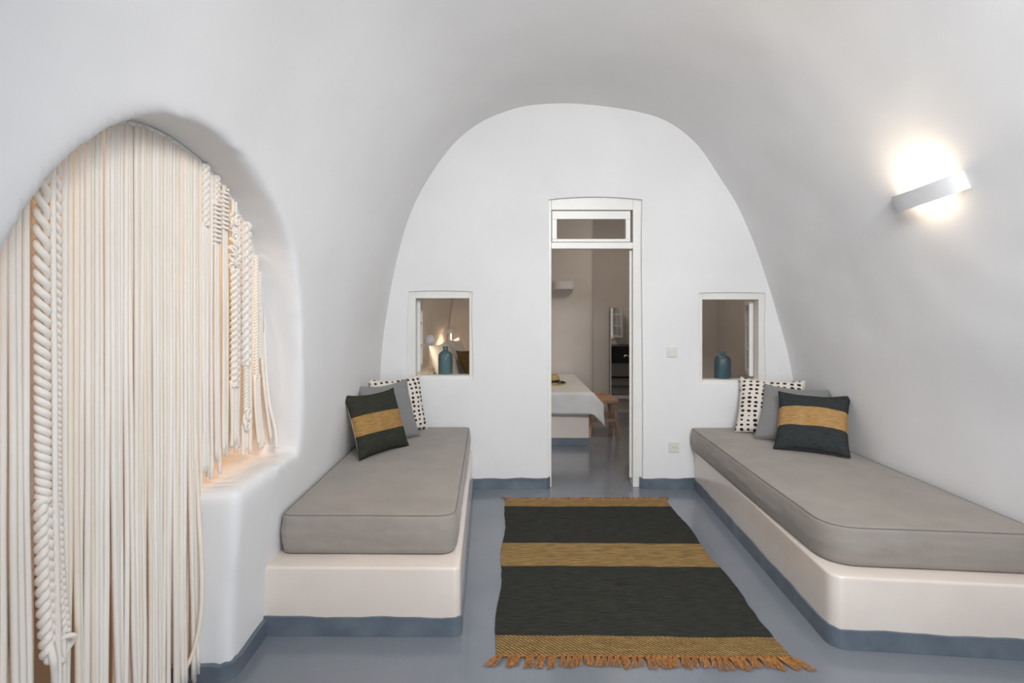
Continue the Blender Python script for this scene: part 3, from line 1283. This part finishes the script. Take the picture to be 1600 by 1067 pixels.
# ------------------------------------------------------------------ switch and socket
def wall_plate(name, x, z, label, socket):
    root = empty(name, (x, YB, z), label, 'socket' if socket else 'switch')
    mb = MB()
    s = .041
    mb.box(-s, s, -.009, 0.0, -s, s)
    mb.build('cover_plate', M['plastic'], root, bevel=.003)
    if socket:
        mb = MB()
        R_ = [(.0225, -.002), (.0225, .002), (.0195, .002), (.0190, .0006)]
        mb.lathe(R_, 28)
        o = mb.build('socket_well', M['plastic'], root, smooth='auto', loc=(0, -.009, 0))
        o.rotation_euler = (PI / 2, 0, 0)
        for sx in (-1, 1):
            mb = MB()
            mb.lathe([(.0026, 0), (.0026, .0014)], 10, (sx * .0095, 0, 0))
            o = mb.build('pin_hole', M['black'], root, loc=(0, -.0090, 0))
            o.rotation_euler = (PI / 2, 0, 0)
        for sz in (-1, 1):
            mb = MB()
            mb.box(-.003, .003, -.013, -.009, sz * .017 - .003, sz * .017 + .003)
            mb.build('earth_clip', M['plastic'], root)
    else:
        mb = MB()
        mb.box(-.027, .027, -.013, -.008, -.027, .027)
        mb.build('rocker', M['plastic'], root, bevel=.002)


wall_plate('light_switch', 1.355, 1.091, 'square ivory light switch on the back wall right of the doorway', False)
wall_plate('power_socket', 1.368, .332, 'square ivory power socket low on the back wall beside the right bench', True)


# ------------------------------------------------------------------ wall lamps
def sconce(name, loc, rot, label, on, L=.42, H=.082, D=.085):
    """open-topped plaster box, local x along the wall, y out of the wall, z up"""
    root = empty(name, loc, label, 'lamp', rot=None)
    root.rotation_mode = 'QUATERNION'
    root.rotation_quaternion = rot
    t = .008
    # rounded rectangle shell in plan, open above and below
    def bow(a, b):
        out = []
        for i in range(29):
            q = PI - PI * i / 28
            c_, s_ = math.cos(q), math.sin(q)
            out.append((a * math.copysign(abs(c_) ** .8, c_), b * abs(s_) ** .8))
        return out
    P, I = bow(L / 2, D), bow(L / 2 - t, D - t)
    n = len(P)
    vs = [(x, y, z) for x, y, z in [(a, b, -H / 2) for a, b in P] + [(a, b, H / 2) for a, b in P] + [(a, b, -H / 2) for a, b in I] + [(a, b, H / 2) for a, b in I]]
    fs = []
    for i in range(n - 1):
        fs += [(i, i + 1, n + i + 1, n + i), (2 * n + i, 3 * n + i, 3 * n + i + 1, 2 * n + i + 1),
               (n + i, n + i + 1, 3 * n + i + 1, 3 * n + i), (i, 2 * n + i, 2 * n + i + 1, i + 1)]
    fs += [(0, n, 3 * n, 2 * n), (n - 1, 3 * n - 1, 4 * n - 1, 2 * n - 1)]
    mb = MB()
    mb.add(vs, fs)
    mb.build('lamp_shade', M['lamp_white'], root, smooth='auto')
    mb = MB()
    mb.box(-.06, .06, -.03, .012, -H * .35, H * .35)
    mb.build('mounting_plate', M['lamp_white'], root)
    mb = MB()
    mb.tube([(-.05, .04, 0), (.05, .04, 0)], .011, 12)
    mb.build('bulb', M['bulb'] if on else M['lamp_white'], root, smooth=True)
    if on:
        for sz, pw in ((1, 1.9), (-1, .32)):
            l = bpy.data.lights.new('lamp_glow', 'AREA')
            l.shape = 'RECTANGLE'
            l.size, l.size_y = .20, .04
            l.energy = pw
            l.color = (1.0, .80, .58)
            l.spread = math.radians(170)
            o = bpy.data.objects.new('lamp_glow', l)
            COL.objects.link(o)
            o.parent = root
            o.location = (0, .040, sz * .020)
            o.rotation_euler = (PI, 0, 0) if sz > 0 else (0, 0, 0)
    return root


# right wall leans in: frame with x along Y, y out of the wall, z up the wall
xa = Vector((0, 1, -.075)).normalized()
up = Vector((-.36, 0, 1))
up = (up - xa * up.dot(xa)).normalized()
ya = up.cross(xa)
R3 = Matrix((xa, ya, up)).transposed()
sconce('wall_lamp', (2.038, 2.645, 2.018), R3.to_quaternion(), 'lit white box lamp high on the right wall', True)
sconce('wall_lamp', (.775, 7.07, 1.70), Matrix(((-1, 0, 0), (0, -1, 0), (0, 0, 1))).to_quaternion(), 'unlit white box lamp on the bedroom wall above the bed', False, .27, .10, .09)

# ------------------------------------------------------------------ bedroom shell
BP = catmull([(-.95, -.1), (-.86, .3), (-.78, .6), (-.69, 1.0), (-.61, 1.6), (-.36, 2.3), (.05, 2.75), (.45, 2.95)], 5)
ysb = [4.652 + i * .123 for i in range(21)]
mb = MB()
n = len(BP)
vs = []
for y in ysb:
    sh = -.42 * (1 - (y - 4.65) / 2.46)
    vs += [(x + sh, y, z) for x, z in BP]
fs = [(i * n + k, i * n + k + 1, (i + 1) * n + k + 1, (i + 1) * n + k) for i in range(20) for k in range(n - 1)]
mb.add(vs, fs)
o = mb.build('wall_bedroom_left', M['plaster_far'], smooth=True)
md = o.modifiers.new('s', 'SOLIDIFY')
md.thickness = .1
md.offset = 1 if sum(p.normal.x for p in o.data.polygons) < 0 else -1
struct(o)
mb = MB()
poly = round_poly([(-1.3, 7.09), (1.17, 7.09), (1.17, 7.52), (2.95, 7.52), (2.95, 7.62), (-1.3, 7.62)], [0, .10, 0, 0, 0, 0], 8)
mb.prism(poly, 'z', -.05, 3.0)
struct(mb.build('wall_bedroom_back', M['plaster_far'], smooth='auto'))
mb = MB()
mb.box(2.9, 3.0, 4.65, 7.6, -.05, 3.0)
struct(mb.build('wall_bedroom_right', M['plaster_far']))
mb = MB()
mb.box(-1.5, 3.0, 4.65, 7.62, 2.93, 3.05)
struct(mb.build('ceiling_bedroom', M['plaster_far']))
mb = MB()
q = [(-1.15, 5.3), (-.62, 5.3), (-.62, 5.60), (-.765, 5.63), (-.585, 7.08), (-.95, 7.08)]
mb.prism(q, 'z', 0, .74)
struct(mb.build('trim_3', M['plaster_far'], bevel=.01))


# ------------------------------------------------------------------ bed
def bed():
    root = empty('bed', (.05, 6.3, 0), 'bed on a cream masonry base with white cover seen through the doorway', 'bed')
    c = root.location
    x0, x1, y0, y1 = -.72, .90, 5.77, 7.05
    mb = MB()
    mb.box(x0 - c.x, x1 - c.x, y0 - c.y, y1 - c.y, .0, .36)
    mb.build('bed_base', M['bench'], root, bevel=.012)
    mb = MB()
    mb.box(x0 - c.x, x1 - c.x + .005, y0 - c.y - .006, y1 - c.y, .001, .08)
    o = mb.build('skirting_band', M['band'], root)
    # draped cover: top grid + front drop + corner drape
    mb = MB()
    NX, NY = 70, 70
    X0, X1, YF, YR = -.66, 1.0, 5.50, 7.04
    vs, fs = [], []
    # parametrise cloth plane (u along x, v along y); beyond the mattress edge it hangs
    ex, ey = .90, 5.66
    top = .575
    for j in range(NY + 1):
        for i in range(NX + 1):
            u = X0 + (ex + .26 - X0) * i / NX
            v = (ey - .235) + (YR - ey + .235) * j / NY
            dx, dy = max(0, u - ex), max(0, ey - v)
            x, y, z = min(u, ex), max(v, ey), top
            fold = .010 * math.sin(u * 9) * (dy > .03) + .006 * math.sin(u * 23 + 1) * (dy > .05)
            if dy > 0:
                a = min(dy, .04) / .04 * PI / 2
                y = ey - .025 * math.sin(a) - fold * min(1, dy * 6)
                z = top - .025 * (1 - math.cos(a)) - max(0, dy - .04)
            if dx > 0:
                a = min(dx, .04) / .04 * PI / 2
                x = ex + .02 * math.sin(a) + (.010 * math.sin(v * 11) + .005) * min(1, dx * 6)
                z = z - .02 * (1 - math.cos(a)) - max(0, dx - .04) * (1 if dy == 0 else .45)
                if dy > 0:
                    x += dx * .42
                    y -= .01 + .15 * min(dx, dy)
            z += .006 * noise.noise(Vector((u * 4, v * 4, 1)))
            vs.append((x - c.x, y - c.y, z))
    for j in range(NY):
        for i in range(NX):
            a = j * (NX + 1) + i
            fs.append((a, a + 1, a + NX + 2, a + NX + 1))
    mb.add(vs, fs)
    o = mb.build('bed_cover', M['linen_white'], root, smooth=True)
    md = o.modifiers.new('s', 'SOLIDIFY')
    md.thickness = .008
    mb = MB()
    mb.box(-.70 - c.x, .885 - c.x, 5.69 - c.y, 7.04 - c.y, .36, .564)
    mb.build('mattress', M['linen_white'], root, bevel=.03)
    return root


bed()


def pillow(c, yaw, lean, w_, h_, m, label, seed, grp='pillows at the head of the bed'):
    q = (Matrix.Rotation(yaw, 3, 'Z') @ Matrix.Rotation(lean, 3, 'X')).to_quaternion()
    ax = Vector(q.axis) * q.angle
    o = cushion('pillow', c, ax, w_, h_, .15, m, m, label, grp, seed)
    o['category'] = 'pillow'
    return o


pillow((-.62, 6.02, .81), math.radians(78), -math.radians(18), .62, .50, M['linen_white'], 'large white pillow at the near side of the bedhead', 31)
pillow((-.52, 6.62, .82), math.radians(80), -math.radians(16), .58, .50, M['linen_white'], 'white pillow at the far side of the bedhead', 37)
pillow((-.33, 6.35, .77), math.radians(60), -math.radians(30), .42, .40, M['brown_cloth'], 'olive brown cushion leaning on the white bed pillows', 41)


def bed_lamp(c, H, label, tilt, power):
    root = empty('bedside_lamp', c, label, 'lamp', 'bedside lamps')
    mb = MB()
    mb.lathe([(.055, 0), (.058, .006), (.05, .014), (.008, .018)], 24)
    mb.build('lamp_base', M['lamp_white'], root, smooth='auto')
    mb = MB()
    mb.tube([(0, 0, .012), (0.0, 0, H)], .005, 8)
    mb.build('pole', M['lamp_white'], root, smooth=True)
    mb = MB()
    prof = [(.010, .055), (.03, .052), (.048, .036), (.056, .012), (.058, 0), (.054, 0), (.050, .012), (.042, .032), (.02, .045)]
    mb.lathe(prof, 28)
    o = mb.build('lamp_shade', M['lamp_white'], root, smooth='auto', loc=(0, 0, H - .02))
    o.rotation_euler = tilt
    mb = MB()
    mb.lathe([(.0, .03), (.048, .004), (.048, .002), (.0, .002)], 20)
    b = mb.build('diffuser', M['bulb'], o, smooth=True)
    l = bpy.data.lights.new('lamp_glow', 'SPOT')
    l.energy = power
    l.color = (1.0, .74, .48)
    l.spot_size = math.radians(165)
    l.spot_blend = .6
    l.shadow_soft_size = .03
    q = bpy.data.objects.new('lamp_glow', l)
    COL.objects.link(q)
    q.parent = o
    q.location = (0, 0, -.006)


bed_lamp((-.62, 6.72, .74), .39, 'lit dome lamp on the far end of the bedhead ledge', (0, 0, 0), 5)
bed_lamp((-.712, 5.47, .74), .39, 'dome lamp at the near end of the bedhead ledge turned to the pillows', (math.radians(62), math.radians(8), 0), 5)


# hat on the bed
def hat():
    root = empty('straw_hat', (.56, 6.22, .577), 'straw hat with black band lying on the white bed cover', 'hat')
    mb = MB()
    mb.lathe([(.155, .004), (.15, .012), (.10, .010), (.080, .016), (.078, .05), (.072, .085), (.055, .10), (.02, .094), (.018, .088), (.05, .09), (.066, .08), (.070, .05), (.072, .006), (.15, .0)], 40)
    mb.build('hat_body', M['straw'], root, smooth=True)
    mb = MB()
    mb.lathe([(.0795, .018), (.0815, .02), (.0800, .046), (.078, .047)], 40)
    o = mb.build('hat_band', M['black'], root, smooth=True)
    mb = MB()
    for k in range(7):
        a = -1.1 + k * .28
        mb.tube([(.10 * math.cos(a), .10 * math.sin(a), .013), (.125 * math.cos(a + .08), .125 * math.sin(a + .08), .0145), (.145 * math.cos(a), .145 * math.sin(a), .0135)], .004, 6)
    mb.build('brim_pattern', M['black'], root, smooth=True)


hat()


# wooden stool at the foot of the bed
def stool():
    root = empty('wooden_stool', (1.11, 6.30, 0), 'light wooden stool with splayed legs at the foot of the bed', 'stool')
    mb = MB()
    mb.box(-.165, .165, -.20, .20, .375, .408)
    mb.build('seat', M['wood'], root, bevel=.004)
    mb = MB()
    mb.box(-.15, .10, .16, .18, .408, .435)
    mb.build('rear_rail', M['wood'], root, bevel=.003)
    T = {}
    for sx in (-1, 1):
        for sy in (-1, 1):
            a = Vector((sx * .125, sy * .16, .376))
            b = Vector((sx * .160, sy * .185, .0))
            mb = MB()
            s = .019
            vs = [p + Vector((i * s, j * s, 0)) for p in (b, a) for i, j in ((-1, -1), (1, -1), (1, 1), (-1, 1))]
            mb.add(vs, [(3, 2, 1, 0), (4, 5, 6, 7)] + [(k, (k + 1) % 4, 4 + (k + 1) % 4, 4 + k) for k in range(4)])
            mb.build('leg', M['wood'], root)
    for sy in (-1, 1):
        mb = MB()
        mb.box(-.145, .145, sy * .175 - .01, sy * .175 + .01, .17, .20)
        mb.build('stretcher', M['wood'], root, bevel=.002)


stool()


# mirror on the recessed part of the bedroom wall
def mirror():
    root = empty('wall_mirror', (1.62, 7.44, .22), 'tall narrow mirror in a pale frame at the end of the bedroom', 'mirror')
    root.rotation_euler = (-math.radians(.45), 0, 0)
    W, H = .36, 1.20
    mb = MB()
    mb.box(-W / 2 + .012, W / 2 - .012, -.004, .004, .012, H - .012)
    mb.build('mirror_glass', M['mirror'], root)
    mb = MB()
    f = .014
    mb.box(-W / 2, -W / 2 + f, -.012, .02, 0, H)
    mb.box(W / 2 - f, W / 2, -.012, .02, 0, H)
    mb.box(-W / 2, W / 2, -.012, .02, -.03, f)
    mb.box(-W / 2, W / 2, -.012, .02, H - f, H)
    mb.build('mirror_frame', M['plaster_far'], root, bevel=.002)
    mb = MB()
    mb.box(-W / 2 + .01, W / 2 - .01, .004, .06, .0, H - .01)
    mb.build('backing_board', M['wood'], root)


mirror()


# dark desk under the right window (seen in the mirror)
def desk():
    root = empty('desk', (2.05, 4.95, 0), 'black desk with wooden legs reflected in the bedroom mirror', 'desk')
    mb = MB()
    mb.box(-.42, .42, -.24, .24, .45, .75)
    mb.build('desk_body', M['black'], root, bevel=.006)
    for sx in (-1, 1):
        for sy in (-1, 1):
            mb = MB()
            mb.box(sx * .37 - .02, sx * .37 + .02, sy * .2 - .02, sy * .2 + .02, 0, .45)
            mb.build('leg', M['wood'], root)
    mb = MB()
    mb.box(-.35, .35, -.20, -.17, .14, .17)
    mb.build('foot_rail', M['black'], root)


desk()
